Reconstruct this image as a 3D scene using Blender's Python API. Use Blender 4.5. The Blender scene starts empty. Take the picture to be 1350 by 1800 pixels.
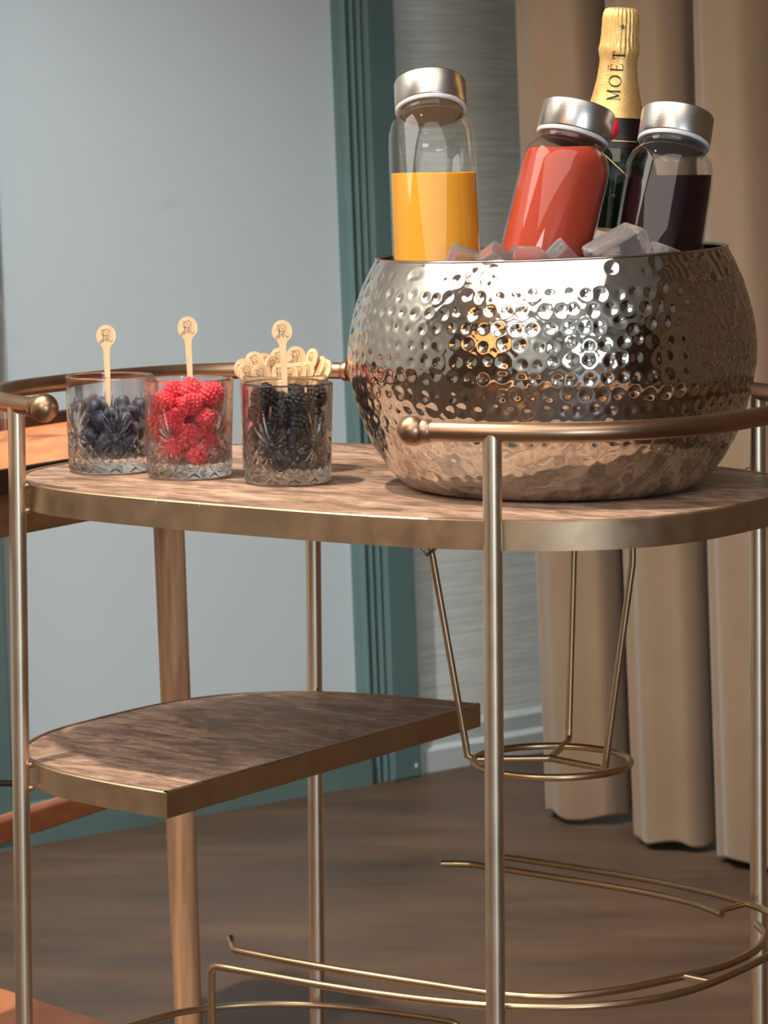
import bpy, bmesh, math, random
import numpy as np
from mathutils import Vector, Matrix
from math import sin, cos, pi, sqrt, atan2, copysign, radians

random.seed(7)
rng = np.random.default_rng(7)
SC = bpy.context.scene
COL = SC.collection
VS = SC.view_settings
VS.view_transform = 'Standard'
try:
    VS.look = 'None'
except Exception:
    pass
VS.gamma = 1.0
VS.use_curve_mapping = False
VS.exposure = 0.0

# ------------------------------------------------------------------ camera
# eye 1.06 m above the floor, long lens, lens shift as in a perspective-corrected phone picture
F_PX, PRIN_Y, ROLL, PITCH = 5504.1, 455.46, 0.00802, 0.04201
cam = bpy.data.cameras.new('camera')
cam.sensor_fit = 'HORIZONTAL'
cam.sensor_width = 36.0
cam.lens = F_PX * 36.0 / 1350.0
cam.shift_y = -(900.0 - PRIN_Y) / 1350.0
cam.clip_start, cam.clip_end = 0.05, 60
cam.dof.use_dof = True
cam.dof.focus_distance = 2.66
cam.dof.aperture_fstop = 26.0
cam_o = bpy.data.objects.new('camera', cam)
COL.objects.link(cam_o)
_fw = Vector((0, cos(PITCH), -sin(PITCH)))
_xc, _dn = Vector((1, 0, 0)), Vector((0, -sin(PITCH), -cos(PITCH)))
_r = _xc * cos(ROLL) + _dn * sin(ROLL)
_d = _dn * cos(ROLL) - _xc * sin(ROLL)
_m = Matrix.Identity(4)
for i in range(3):
    _m[i][0], _m[i][1], _m[i][2] = _r[i], -_d[i], -_fw[i]
_m.translation = Vector((0, 0, 1.06))
cam_o.matrix_world = _m
SC.camera = cam_o

# ------------------------------------------------------------------ daylight, downlight and added fill lights
world = bpy.data.worlds.new('daylight')
SC.world = world
world.use_nodes = True
wb = world.node_tree.nodes['Background']
wb.inputs[0].default_value = (0.72, 0.86, 1.0, 1)
wb.inputs[1].default_value = 12.0

# room axes: the door wall runs along UA, its normal NA looks into the room
P0 = np.array([-0.5765, 4.603])
UA = np.array([0.772, 0.636]); UA /= np.linalg.norm(UA)
NA = np.array([UA[1], -UA[0]])
LEAN = 0.029
def room(s, d, z):
    p = P0 + UA * s + NA * d
    return Vector((p[0] - LEAN * z, p[1], z))

def lamp(name, kind, loc, energy, color, target=None, **kw):
    l = bpy.data.lights.new(name, kind)
    l.energy = energy
    l.color = color
    for k, v in kw.items():
        setattr(l, k, v)
    o = bpy.data.objects.new(name, l)
    o.location = loc
    if target is not None:
        o.rotation_euler = (Vector(target) - Vector(loc)).to_track_quat('-Z', 'Y').to_euler()
    COL.objects.link(o)
    return o
WARM = (1.0, 0.86, 0.70)
NEUT = (1.0, 0.93, 0.84)
lamp('downlight_over_cart', 'SPOT', (-0.62, 2.46, 2.66), 215, WARM, (-0.0, 2.82, 0.75), spot_size=radians(52), spot_blend=0.7, shadow_soft_size=0.028)
lamp('door_wall_fill', 'SPOT', (-0.95, 3.0, 2.66), 370, (0.93, 0.98, 1.0), (-0.15, 4.4, 0.0), spot_size=radians(60), spot_blend=1.0, shadow_soft_size=0.05)  # spot added to brighten the lower door wall
lamp('curtain_fill', 'SPOT', (0.25, 3.5, 2.66), 40, WARM, (0.5, 4.4, 0.6), spot_size=radians(70), spot_blend=1.0, shadow_soft_size=0.05)  # fill spot added to light the curtain folds
lamp('ceiling_fill', 'AREA', (-0.3, 0.8, 2.66), 44, NEUT, (-0.3, 0.8, 0), shape='RECTANGLE', size=3.0, size_y=2.0)  # added soft fill overhead, not a fixture of the room
lamp('ceiling_fill', 'AREA', (-2.0, -1.6, 2.66), 110, NEUT, (-2.0, -1.6, 0), shape='RECTANGLE', size=2.4, size_y=1.4)  # fill added to brighten the walls behind the camera
lamp('ceiling_fill', 'AREA', (-2.3, 2.6, 2.66), 60, NEUT, (-2.3, 2.6, 0), shape='RECTANGLE', size=2.4, size_y=1.4)  # added fill for the left part of the room

# ------------------------------------------------------------------ materials
def lin(c):
    return tuple(((x / 255) / 12.92 if x / 255 <= 0.04045 else ((x / 255 + 0.055) / 1.055) ** 2.4) for x in c) + (1.0,)

class M:
    """a node material around one Principled shader"""
    def __init__(self, name, color=(128, 128, 128), rough=0.5, metal=0.0, **kw):
        self.m = bpy.data.materials.new(name)
        self.m.use_nodes = True
        self.t = self.m.node_tree
        self.n, self.l = self.t.nodes, self.t.links
        self.p = self.n['Principled BSDF']
        self.out = self.n['Material Output']
        self.p.inputs['Base Color'].default_value = lin(color)
        self.p.inputs['Roughness'].default_value = rough
        self.p.inputs['Metallic'].default_value = metal
        for k, v in kw.items():
            self.p.inputs[k].default_value = v
        self._co = None
    def add(self, typ, **kw):
        n = self.n.new(typ)
        for k, v in kw.items():
            setattr(n, k, v)
        return n
    def co(self, scale=(1, 1, 1), src='Object', rot=(0, 0, 0)):
        tc = self.add('ShaderNodeTexCoord')
        mp = self.add('ShaderNodeMapping')
        mp.inputs['Scale'].default_value = scale
        mp.inputs['Rotation'].default_value = rot
        self.l.new(tc.outputs[src], mp.inputs['Vector'])
        return mp.outputs['Vector']
    def noise(self, scale, detail=4, rough=0.55, stretch=(1, 1, 1), src='Object', rot=(0, 0, 0), dist=0.0):
        n = self.add('ShaderNodeTexNoise')
        n.inputs['Scale'].default_value = scale
        n.inputs['Detail'].default_value = detail
        n.inputs['Roughness'].default_value = rough
        n.inputs['Distortion'].default_value = dist
        self.l.new(self.co(stretch, src, rot), n.inputs['Vector'])
        return n.outputs['Fac']
    def ramp(self, fac, stops):
        r = self.add('ShaderNodeValToRGB')
        e = r.color_ramp.elements
        while len(e) < len(stops):
            e.new(0.5)
        for k, (p, c) in enumerate(stops):
            e[k].position = p
            e[k].color = lin(c) if len(c) == 3 else c
        self.l.new(fac, r.inputs['Fac'])
        return r.outputs['Color']
    def val(self, fac, lo, hi, a=0.0, b=1.0):
        r = self.add('ShaderNodeMapRange')
        r.inputs['From Min'].default_value, r.inputs['From Max'].default_value = lo, hi
        r.inputs['To Min'].default_value, r.inputs['To Max'].default_value = a, b
        self.l.new(fac, r.inputs['Value'])
        return r.outputs['Result']
    def mix(self, fac, a, b, mode='MIX'):
        n = self.add('ShaderNodeMix', data_type='RGBA', blend_type=mode)
        for s, v in ((n.inputs[0], fac), (n.inputs[6], a), (n.inputs[7], b)):
            if hasattr(v, 'is_output'):
                self.l.new(v, s)
            elif isinstance(v, tuple):
                s.default_value = lin(v)
            else:
                s.default_value = v
        return n.outputs[2]
    def col(self, sock):
        self.l.new(sock, self.p.inputs['Base Color']); return self
    def rgh(self, sock):
        self.l.new(sock, self.p.inputs['Roughness']); return self
    def bump(self, h, strength=0.2, dist=0.002):
        b = self.add('ShaderNodeBump')
        b.inputs['Strength'].default_value = strength
        b.inputs['Distance'].default_value = dist
        self.l.new(h, b.inputs['Height'])
        self.l.new(b.outputs['Normal'], self.p.inputs['Normal'])
        return self

def brass(name, c1, c2, rough=0.3):
    k = M(name, c1, rough, 1.0)
    n = k.noise(9, 4, 0.5, (1, 1, .5))
    k.col(k.mix(k.val(n, 0.35, 0.7), c1, c2))
    k.rgh(k.val(k.noise(30, 3), 0.3, 0.7, rough - 0.03, rough + 0.04))
    return k.m
MAT = {}
MAT['post'] = brass('champagne_brass', (240, 225, 202), (228, 210, 184), 0.33)
MAT['rail'] = brass('aged_bronze_tube', (186, 154, 128), (170, 138, 112), 0.33)
k = M('brass_band', (176, 146, 108), 0.42, 1.0)
chips = k.val(k.noise(95, 2, 0.5, (1, 1, 0.45)), 0.735, 0.76)
base = k.mix(k.val(k.noise(14, 5, 0.6), 0.3, 0.7), (204, 176, 146), (186, 160, 132))
base = k.mix(chips, base, (222, 205, 178))
k.col(base); k.rgh(k.val(k.noise(40, 4), 0.3, 0.7, 0.36, 0.5)); k.bump(k.noise(30, 3), 0.08, 0.002)
MAT['band'] = k.m
MAT['wire'] = brass('brass_wire', (208, 182, 148), (192, 166, 132), 0.32)
k = M('weathered_wood_top', (160, 125, 100), 0.55)
g1 = k.noise(13, 8, 0.7, (1.0, 2.6, 1), dist=0.6)
g2 = k.noise(36, 7, 0.7, (0.9, 3.4, 1), dist=0.5)
c = k.ramp(g1, [(0.34, (92, 74, 62)), (0.44, (142, 114, 96)), (0.54, (172, 141, 120)), (0.66, (204, 172, 149))])
c = k.mix(k.val(g2, 0.50, 0.60, 0, 0.8), c, (104, 84, 70))
c = k.mix(k.val(k.noise(30, 6, 0.66, (1, 2.2, 1)), 0.56, 0.68, 0, 0.6), c, (206, 176, 154))
k.col(c); k.bump(g2, 0.25, 0.0012); k.rgh(k.val(g1, 0.3, 0.7, 0.42, 0.6))
MAT['wood'] = k.m
k = M('seam_dark', (58, 46, 36), 0.7); MAT['seam'] = k.m
# polished hammered steel
k = M('hammered_steel', (206, 200, 192), 0.07, 1.0)
k.bump(k.noise(24, 2), 0.05, 0.004)
MAT['steel'] = k.m
k = M('steel_inside', (190, 182, 170), 0.2, 1.0); MAT['steel_in'] = k.m
k = M('brushed_steel_cap', (205, 200, 194), 0.27, 1.0)
k.bump(k.noise(40, 3, 0.6, (1, 1, 30)), 0.1, 0.0006)
k.p.inputs['Anisotropic'].default_value = 0.5
MAT['cap'] = k.m
MAT['plug'] = M('gray_lid_plug', (120, 116, 110), 0.35).m
MAT['gasket'] = M('silicone_gasket', (196, 198, 204), 0.4).m

def thin_glass(name, tint, base=0.045, power=4.0, rough=0.0, top=0.85):
    k = M(name)
    k.n.remove(k.p)
    lw = k.add('ShaderNodeLayerWeight'); lw.inputs['Blend'].default_value = 0.5
    pw = k.add('ShaderNodeMath', operation='POWER'); pw.inputs[1].default_value = power
    k.l.new(lw.outputs['Facing'], pw.inputs[0])
    fac = k.val(pw.outputs[0], 0, 1, base, top)
    tr = k.add('ShaderNodeBsdfTransparent'); tr.inputs[0].default_value = tint
    gl = k.add('ShaderNodeBsdfGlossy'); gl.inputs['Roughness'].default_value = rough
    gl.inputs['Color'].default_value = (1, 1, 1, 1)
    mx = k.add('ShaderNodeMixShader')
    k.l.new(fac, mx.inputs[0]); k.l.new(tr.outputs[0], mx.inputs[1]); k.l.new(gl.outputs[0], mx.inputs[2])
    k.l.new(mx.outputs[0], k.out.inputs['Surface'])
    return k.m
MAT['bottle_glass'] = thin_glass('bottle_glass', (0.95, 0.965, 0.95, 1))
def solid_glass(name, color, share=0.5, ior=1.45, bumpscale=None, rough=0.0):
    k = M(name)
    k.n.remove(k.p)
    tr = k.add('ShaderNodeBsdfTransparent'); tr.inputs[0].default_value = (0.97, 0.975, 0.975, 1)
    gl = k.add('ShaderNodeBsdfGlass'); gl.inputs['IOR'].default_value = ior
    gl.inputs['Color'].default_value = color
    gl.inputs['Roughness'].default_value = rough
    if bumpscale:
        b = k.add('ShaderNodeBump'); b.inputs['Strength'].default_value = 0.35; b.inputs['Distance'].default_value = 0.003
        k.l.new(k.noise(bumpscale, 4), b.inputs['Height']); k.l.new(b.outputs['Normal'], gl.inputs['Normal'])
    mx = k.add('ShaderNodeMixShader'); mx.inputs[0].default_value = share
    k.l.new(tr.outputs[0], mx.inputs[1]); k.l.new(gl.outputs[0], mx.inputs[2])
    k.l.new(mx.outputs[0], k.out.inputs['Surface'])
    return k.m
MAT['tumbler'] = solid_glass('cut_glass', (1, 1, 1, 1), 0.88)
k = M('ice', (236, 232, 236), 0.12)
k.p.inputs['Transmission Weight'].default_value = 0.9; k.p.inputs['IOR'].default_value = 1.31
k.bump(k.noise(60, 4), 0.5, 0.004); MAT['ice'] = k.m
k = M('ice_bed', (205, 205, 208), 0.15, 0.0); k.p.inputs['Transmission Weight'].default_value = 0.5
k.bump(k.noise(50, 3), 0.6, 0.01); MAT['ice_bed'] = k.m
def juice(name, col, sss=0.25, radius=(0.02, 0.01, 0.004), rough=0.6):
    k = M(name, col, rough)
    k.p.inputs['Specular IOR Level'].default_value = 0.05
    k.p.inputs['Subsurface Weight'].default_value = sss
    k.p.inputs['Subsurface Radius'].default_value = radius
    k.p.inputs['Subsurface Scale'].default_value = 0.6
    return k.m
MAT['orange'] = juice('orange_juice', (202, 143, 40))
MAT['red'] = juice('grapefruit_juice', (170, 66, 48))
MAT['purple'] = juice('dark_berry_juice', (26, 8, 14), 0.0)
# fruit
k = M('blueberry_skin', (44, 52, 76), 0.5)
k.col(k.ramp(k.noise(120, 5, 0.6), [(0.32, (20, 22, 32)), (0.5, (44, 50, 68)), (0.7, (98, 108, 130))]))
MAT['blueberry'] = k.m
k = M('raspberry_flesh', (214, 52, 66), 0.42)
k.col(k.ramp(k.noise(60, 3), [(0.3, (196, 34, 50)), (0.55, (224, 62, 76)), (0.75, (238, 104, 112))]))
k.p.inputs['Subsurface Weight'].default_value = 0.3; k.p.inputs['Subsurface Radius'].default_value = (0.01, 0.003, 0.003)
MAT['raspberry'] = k.m
k = M('blackberry_flesh', (24, 20, 26), 0.16)
k.col(k.ramp(k.noise(80, 3), [(0.35, (12, 10, 12)), (0.6, (25, 20, 24)), (0.8, (46, 30, 38))]))
MAT['blackberry'] = k.m
k = M('pale_stirrer_wood', (246, 214, 172), 0.6)
k.col(k.mix(k.val(k.noise(50, 4, 0.6, (6, 6, 1)), 0.35, 0.7), (248, 216, 172), (238, 196, 148)))
MAT['stick'] = k.m
MAT['ink'] = M('brown_print', (104, 84, 70), 0.7).m
# sparkling wine
k = M('gold_foil', (226, 176, 100), 0.38, 0.6)
vor = k.add('ShaderNodeTexVoronoi'); vor.inputs['Scale'].default_value = 620
k.l.new(k.co(), vor.inputs['Vector'])
k.bump(vor.outputs['Distance'], 0.25, 0.0006)
k.col(k.mix(k.val(k.noise(90, 3), 0.35, 0.7), (244, 202, 134), (228, 182, 110)))
MAT['foil'] = k.m
MAT['black'] = M('black_print', (16, 15, 16), 0.35).m
k = M('dark_green_glass', (14, 26, 18), 0.06); k.p.inputs['Coat Weight'].default_value = 0.5
MAT['green_glass'] = k.m
MAT['seal'] = M('red_wax_seal', (206, 34, 48), 0.35).m
MAT['gold'] = M('gold_edge', (220, 186, 128), 0.35, 0.6).m
MAT['label'] = M('cream_paper_label', (226, 214, 208), 0.6).m
# room
k = M('pale_painted_panel', (196, 201, 200), 0.55)
scuff = k.val(k.noise(7, 4, 0.6, (1, 1, 2.2)), 0.66, 0.8, 0, 0.35)
k.col(k.mix(scuff, (190, 200, 203), (166, 172, 174)))
MAT['panel'] = k.m
k = M('teal_paint', (76, 98, 96), 0.42)
k.col(k.mix(k.val(k.noise(5, 5, 0.6, (1, 1, 0.6)), 0.35, 0.7), (80, 103, 101), (93, 113, 110)))
k.bump(k.noise(90, 3), 0.05, 0.001)
MAT['teal'] = k.m
k = M('grasscloth', (134, 136, 130), 0.85)
st = k.noise(14, 7, 0.65, (0.6, 0.6, 22))
k.col(k.ramp(st, [(0.3, (170, 174, 168)), (0.5, (194, 198, 192)), (0.68, (214, 216, 210))]))
k.bump(st, 0.25, 0.002)
MAT['grass'] = k.m
k = M('light_gray_trim', (172, 178, 176), 0.5); MAT['trim'] = k.m
k = M('wall_paint', (196, 196, 190), 0.7); k.bump(k.noise(120, 3), 0.04, 0.001); MAT['wall'] = k.m
MAT['ceil'] = M('ceiling_paint', (226, 224, 218), 0.8).m
k = M('dark_floor', (66, 54, 42), 0.5)
fn = k.noise(2.4, 6, 0.6, (1, 3, 1), rot=(0, 0, 0.7))
k.col(k.ramp(fn, [(0.3, (58, 42, 30)), (0.5, (75, 55, 40)), (0.72, (92, 69, 50))]))
k.rgh(k.val(fn, 0.3, 0.7, 0.4, 0.6)); k.bump(fn, 0.1, 0.004)
MAT['floor'] = k.m
k = M('brown_curtain_cloth', (142, 112, 84), 0.85)
k.col(k.mix(k.val(k.noise(3, 4, 0.6), 0.35, 0.7), (130, 104, 78), (116, 92, 68)))
k.p.inputs['Sheen Weight'].default_value = 0.3
k.bump(k.noise(420, 2, 0.5, (1, 1, 1)), 0.06, 0.001)
MAT['curtain'] = k.m
k = M('honey_wood', (196, 130, 76), 0.5)
wg = k.noise(12, 6, 0.62, (9, 9, 0.5), dist=0.3)
k.col(k.ramp(wg, [(0.3, (164, 120, 86)), (0.5, (198, 154, 116)), (0.7, (218, 178, 140))]))
k.bump(wg, 0.12, 0.001)
MAT['leg_wood'] = k.m
k = M('orange_table_wood', (214, 130, 74), 0.45)
wg = k.noise(8, 6, 0.6, (5, 1, 5))
k.col(k.ramp(wg, [(0.3, (164, 94, 54)), (0.55, (188, 114, 70)), (0.75, (202, 132, 86))]))
MAT['table_wood'] = k.m
k = M('brown_table_edge', (136, 92, 60), 0.5)
k.col(k.ramp(k.noise(10, 5, 0.6, (5, 1, 5)), [(0.3, (116, 78, 50)), (0.6, (150, 104, 68))]))
MAT['apron'] = k.m
MAT['dark_rim'] = M('dark_bronze_rim', (70, 56, 44), 0.4, 0.5).m

# ------------------------------------------------------------------ mesh helpers
class MB:
    def __init__(self):
        self.v, self.f = [], []
    def add(self, vs, fs):
        b = len(self.v)
        self.v += [tuple(p) for p in vs]
        self.f += [tuple(i + b for i in q) for q in fs]
        return self
    def box(self, lo, hi):
        x0, y0, z0 = lo; x1, y1, z1 = hi
        return self.add([(x0, y0, z0), (x1, y0, z0), (x1, y1, z0), (x0, y1, z0), (x0, y0, z1), (x1, y0, z1), (x1, y1, z1), (x0, y1, z1)],
                        [(0, 3, 2, 1), (4, 5, 6, 7), (0, 1, 5, 4), (1, 2, 6, 5), (2, 3, 7, 6), (3, 0, 4, 7)])
    def lathe(self, prof, n=48, close=False):
        """profile [(r, z)] turned about the z axis; r = 0 ends become poles"""
        rows = []
        vs, fs = [], []
        for r, z in prof:
            if r <= 1e-9:
                rows.append([len(vs)]); vs.append((0, 0, z))
            else:
                rows.append(list(range(len(vs), len(vs) + n)))
                vs += [(r * cos(2 * pi * i / n), r * sin(2 * pi * i / n), z) for i in range(n)]
        pairs = list(zip(rows[:-1], rows[1:])) + ([(rows[-1], rows[0])] if close else [])
        for a, b in pairs:
            for i in range(n):
                j = (i + 1) % n
                if len(a) == 1 and len(b) == 1: continue
                if len(a) == 1: fs.append((a[0], b[j], b[i]))
                elif len(b) == 1: fs.append((a[i], a[j], b[0]))
                else: fs.append((a[i], a[j], b[j], b[i]))
        return self.add(vs, fs)
    def tube(self, path, r, n=12, closed=False, caps=True):
        P = [Vector(p) for p in path]
        m = len(P)
        R = r if hasattr(r, '__len__') else [r] * m
        T = []
        for i in range(m):
            a = P[(i - 1) % m] if closed or i > 0 else P[i]
            b = P[(i + 1) % m] if closed or i < m - 1 else P[i]
            T.append((b - a).normalized())
        up = Vector((0, 0, 1)) if abs(T[0].z) < 0.9 else Vector((1, 0, 0))
        N = (up - T[0] * up.dot(T[0])).normalized()
        vs, fs = [], []
        for i in range(m):
            N = (N - T[i] * N.dot(T[i])).normalized()
            B = T[i].cross(N)
            for q in range(n):
                a = 2 * pi * q / n
                vs.append(P[i] + (N * cos(a) + B * sin(a)) * R[i])
        for i in range(m if closed else m - 1):
            for q in range(n):
                a, b = i * n, ((i + 1) % m) * n
                fs.append((a + q, a + (q + 1) % n, b + (q + 1) % n, b + q))
        if not closed and caps:
            fs.append(tuple(range(n - 1, -1, -1)))
            fs.append(tuple((m - 1) * n + q for q in range(n)))
        return self.add(vs, fs)
    def sphere(self, c, r, nu=20, nv=12):
        prof = [(r * sin(pi * k / nv), -r * cos(pi * k / nv)) for k in range(nv + 1)]
        prof[0] = (0, -r); prof[-1] = (0, r)
        b = len(self.v)
        self.lathe(prof, nu)
        for i in range(b, len(self.v)):
            p = self.v[i]; self.v[i] = (p[0] + c[0], p[1] + c[1], p[2] + c[2])
        return self
    def prism(self, outline, z0, z1):
        n = len(outline)
        vs = [(x, y, z0) for x, y in outline] + [(x, y, z1) for x, y in outline]
        fs = [tuple(range(n - 1, -1, -1)), tuple(range(n, 2 * n))]
        fs += [(i, (i + 1) % n, n + (i + 1) % n, n + i) for i in range(n)]
        return self.add(vs, fs)
    def ribbon(self, pts, w, fn, closed=False, taper=False):
        """a flat printed stroke: 2D polyline of width w laid on a surface by fn(u, v)"""
        P = [np.array(p, float) for p in pts]
        m = len(P); vs, fs = [], []
        for i in range(m):
            a = P[(i - 1) % m] if closed or i else P[i]
            b = P[(i + 1) % m] if closed or i < m - 1 else P[i]
            t = b - a; t = t / (np.linalg.norm(t) + 1e-12)
            nn = np.array([-t[1], t[0]])
            ww = (w[i] if hasattr(w, '__len__') else w) / 2
            vs += [fn(*(P[i] + nn * ww)), fn(*(P[i] - nn * ww))]
        for i in range(m if closed else m - 1):
            j = (i + 1) % m
            fs.append((2 * i, 2 * i + 1, 2 * j + 1, 2 * j))
        return self.add(vs, fs)
    def move(self, dx=0, dy=0, dz=0):
        self.v = [(x + dx, y + dy, z + dz) for x, y, z in self.v]; return self
    def mesh(self, name, mat, smooth=True, angle=40, normals=True):
        me = bpy.data.meshes.new(name)
        me.from_pydata(self.v, [], self.f)
        if normals:
            bm = bmesh.new(); bm.from_mesh(me)
            bmesh.ops.recalc_face_normals(bm, faces=bm.faces)
            bm.to_mesh(me); bm.free()
        if mat is not None:
            me.materials.append(mat)
        if smooth:
            me.polygons.foreach_set('use_smooth', [True] * len(me.polygons))
            try:
                me.set_sharp_from_angle(angle=radians(angle))
            except Exception:
                pass
        me.update()
        return me
    def obj(self, name, mat, parent=None, smooth=True, angle=40, normals=True):
        o = bpy.data.objects.new(name, self.mesh(name, mat, smooth, angle, normals))
        COL.objects.link(o)
        if parent is not None:
            o.parent = parent
        return o

def tag(o, label, cat, group=None, kind=None):
    o['label'] = label
    o['category'] = cat
    if group: o['group'] = group
    if kind: o['kind'] = kind
    return o
def thing(name, label, cat, loc=(0, 0, 0), rotz=0.0, group=None):
    o = bpy.data.objects.new(name, None)
    o.empty_display_size = 0.02
    COL.objects.link(o)
    o.location = loc
    o.rotation_euler = (0, 0, rotz)
    return tag(o, label, cat, group)
def struct(o):
    o['kind'] = 'structure'
    return o
def spline(pts, k=8, closed=False):
    P = [np.array(p, float) for p in pts]
    n = len(P); out = []
    for i in range(n if closed else n - 1):
        p1, p2 = P[i], P[(i + 1) % n]
        p0 = P[i - 1] if (i or closed) else 2 * p1 - p2
        p3 = P[(i + 2) % n] if (closed or i + 2 < n) else 2 * p2 - p1
        for j in range(k):
            t = j / k
            out.append(0.5 * ((2 * p1) + (p2 - p0) * t + (2 * p0 - 5 * p1 + 4 * p2 - p3) * t * t + (3 * p1 - p0 - 3 * p2 + p3) * t ** 3))
    if not closed: out.append(P[-1])
    return out
def axis_matrix(origin, axis, face=(0, -1, 0)):
    """local z along axis, local -y turned towards face"""
    z = Vector(axis).normalized()
    y = -Vector(face); y = (y - z * y.dot(z)).normalized()
    x = y.cross(z)
    m = Matrix.Identity(4)
    for i in range(3):
        m[i][0], m[i][1], m[i][2] = x[i], y[i], z[i]
    m.translation = Vector(origin)
    return m

# ================================================================== the room
S_LEFT, S_CORNER, D_FRONT, H_CEIL = -5.0, 1.30, 7.4, 2.7
def wall_box(name, s0, s1, d0, d1, z0, z1, mat, parent=None, bevel=0.0):
    m = MB().box((s0, d0, z0), (s1, d1, z1))
    m.v = [tuple(room(*p)) for p in m.v]
    o = m.obj(name, mat, parent, smooth=False)
    if bevel:
        md = o.modifiers.new('bevel', 'BEVEL'); md.width = bevel; md.segments = 2
    return o
m = MB().box((S_LEFT - .2, -.2, -0.06), (S_CORNER + .2, D_FRONT + .2, 0))
m.v = [tuple(room(s, d, 0) + Vector((0, 0, z))) for s, d, z in m.v]
struct(m.obj('floor', MAT['floor'], smooth=False))
struct(wall_box('ceiling', S_LEFT - .2, S_CORNER + .2, -.2, D_FRONT + .2, H_CEIL, H_CEIL + .08, MAT['ceil']))
struct(wall_box('wall_left', S_LEFT - .1, S_LEFT, -.1, D_FRONT + .1, 0, H_CEIL, MAT['wall']))
struct(wall_box('wall_right', S_CORNER, S_CORNER + .1, -.1, D_FRONT + .1, 0, H_CEIL, MAT['wall']))
# wall behind the camera, with a window opening
W0, W1, WZ0, WZ1 = -3.9, -2.1, 0.55, 2.1
wf = MB()
for s0, s1, z0, z1 in ((S_LEFT, W0, 0, H_CEIL), (W1, S_CORNER, 0, H_CEIL), (W0, W1, 0, WZ0), (W0, W1, WZ1, H_CEIL)):
    wf.box((s0, D_FRONT, z0), (s1, D_FRONT + .12, z1))
wf.v = [tuple(room(*p)) for p in wf.v]
struct(wf.obj('wall_front', MAT['wall'], smooth=False))
wn = MB()
for s0, s1, z0, z1 in ((W0, W0 + .05, WZ0, WZ1), (W1 - .05, W1, WZ0, WZ1), (W0, W1, WZ0, WZ0 + .05), (W0, W1, WZ1 - .05, WZ1), (-3.02, -2.98, WZ0, WZ1)):
    wn.box((s0, D_FRONT + .02, z0), (s1, D_FRONT + .08, z1))
wn.v = [tuple(room(*p)) for p in wn.v]
win = struct(wn.obj('window_1', MAT['trim'], smooth=False))
pl = lamp('window_portal', 'AREA', room(-3.0, D_FRONT + .1, 1.32), 1, (1, 1, 1), room(-3.0, 3, 1.32), shape='RECTANGLE', size=1.8, size_y=1.55)
pl.data.cycles.is_portal = True
MAT['wood_panel'] = M('dark_brown_panel', (84, 64, 48), 0.5).m
struct(wall_box('reflection_panel_front', -0.75, S_CORNER, D_FRONT - .03, D_FRONT, 0, H_CEIL, MAT['wood_panel']))  # unseen panel added to darken the right side of the bucket's reflection
struct(wall_box('reflection_panel_left', S_LEFT, S_LEFT + .025, 1.2, 4.2, 0, 2.5, MAT['wood_panel']))  # unseen dark panel added as surround for the orange reflection
wl = thing('warm_glow_panel', 'added warm glowing panel, seen only as an orange glint in the hammered bucket', 'glowing panel', (0, 0, 0))  # glowing box added out of view to put orange into the bucket's reflection
k = M('warm_glow_surface', (255, 200, 140), 0.6); k.p.inputs['Emission Color'].default_value = (1.0, 0.42, 0.13, 1); k.p.inputs['Emission Strength'].default_value = 1.5
wm = MB().box((S_LEFT + .05, 1.95, 1.5), (S_LEFT + .2, 3.4, 2.2)); wm.v = [tuple(room(*p)) for p in wm.v]; wm.obj('glow_face', k.m, wl, smooth=False)
wm = MB().box((S_LEFT + .025, 2.5, 1.8), (S_LEFT + .06, 2.8, 2.0)); wm.v = [tuple(room(*p)) for p in wm.v]; wm.obj('wall_bracket', MAT['dark_rim'], wl, smooth=False)
# door wall: teal masonry strip at left, pale door leaf, fluted teal casing, grass-cloth wall
DOOR0, DOOR1 = 0.010, 0.690     # door leaf along the wall
CAS1, FLAT1 = DOOR1 + 0.042, DOOR1 + 0.100
struct(wall_box('wall_back', S_LEFT, S_CORNER, -.12, -.03, 0, H_CEIL, MAT['wall']))
pap = struct(wall_box('trim_3', FLAT1 + 0.006, S_CORNER, -.03, 0.0, 0, H_CEIL, MAT['grass']))
struct(wall_box('trim_1', DOOR0 - .14, DOOR0, -.03, 0.03, 0, H_CEIL, MAT['teal'], bevel=.004))
dr = struct(wall_box('door_1', DOOR0 + .002, DOOR1, -.03, -0.005, 0.125, 2.25, MAT['panel']))
# casing: flat outer board plus three rounded beads
cs = struct(wall_box('trim_2', CAS1, FLAT1, -.03, 0.035, 0, H_CEIL, MAT['teal'], bevel=.003))
def bead(s, d, w, h):
    m = MB()
    arc = [(s - w / 2 + w * i / 8, d + h * sin(pi * i / 8)) for i in range(9)]
    vs = [tuple(room(a, b, 0)) for a, b in arc] + [tuple(room(a, b, H_CEIL)) for a, b in arc]
    m.add(vs, [(i, i + 1, i + 10, i + 9) for i in range(8)])
    return m
wall_box('casing_board', DOOR1, CAS1 + .002, -.03, 0.012, 0, H_CEIL, MAT['teal'], cs)
for q, (s, w, h) in enumerate(((DOOR1 + .006, .011, .013), (DOOR1 + .022, .012, .012), (DOOR1 + .034, .009, .016), (DOOR1 + .043, .007, .02))):
    bead(s, 0.0115, w, h).obj('bead', MAT['teal'], cs, normals=False)
wall_box('edge_strip', FLAT1, FLAT1 + .007, -.03, 0.03, 0, H_CEIL, MAT['trim'], cs)
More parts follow.
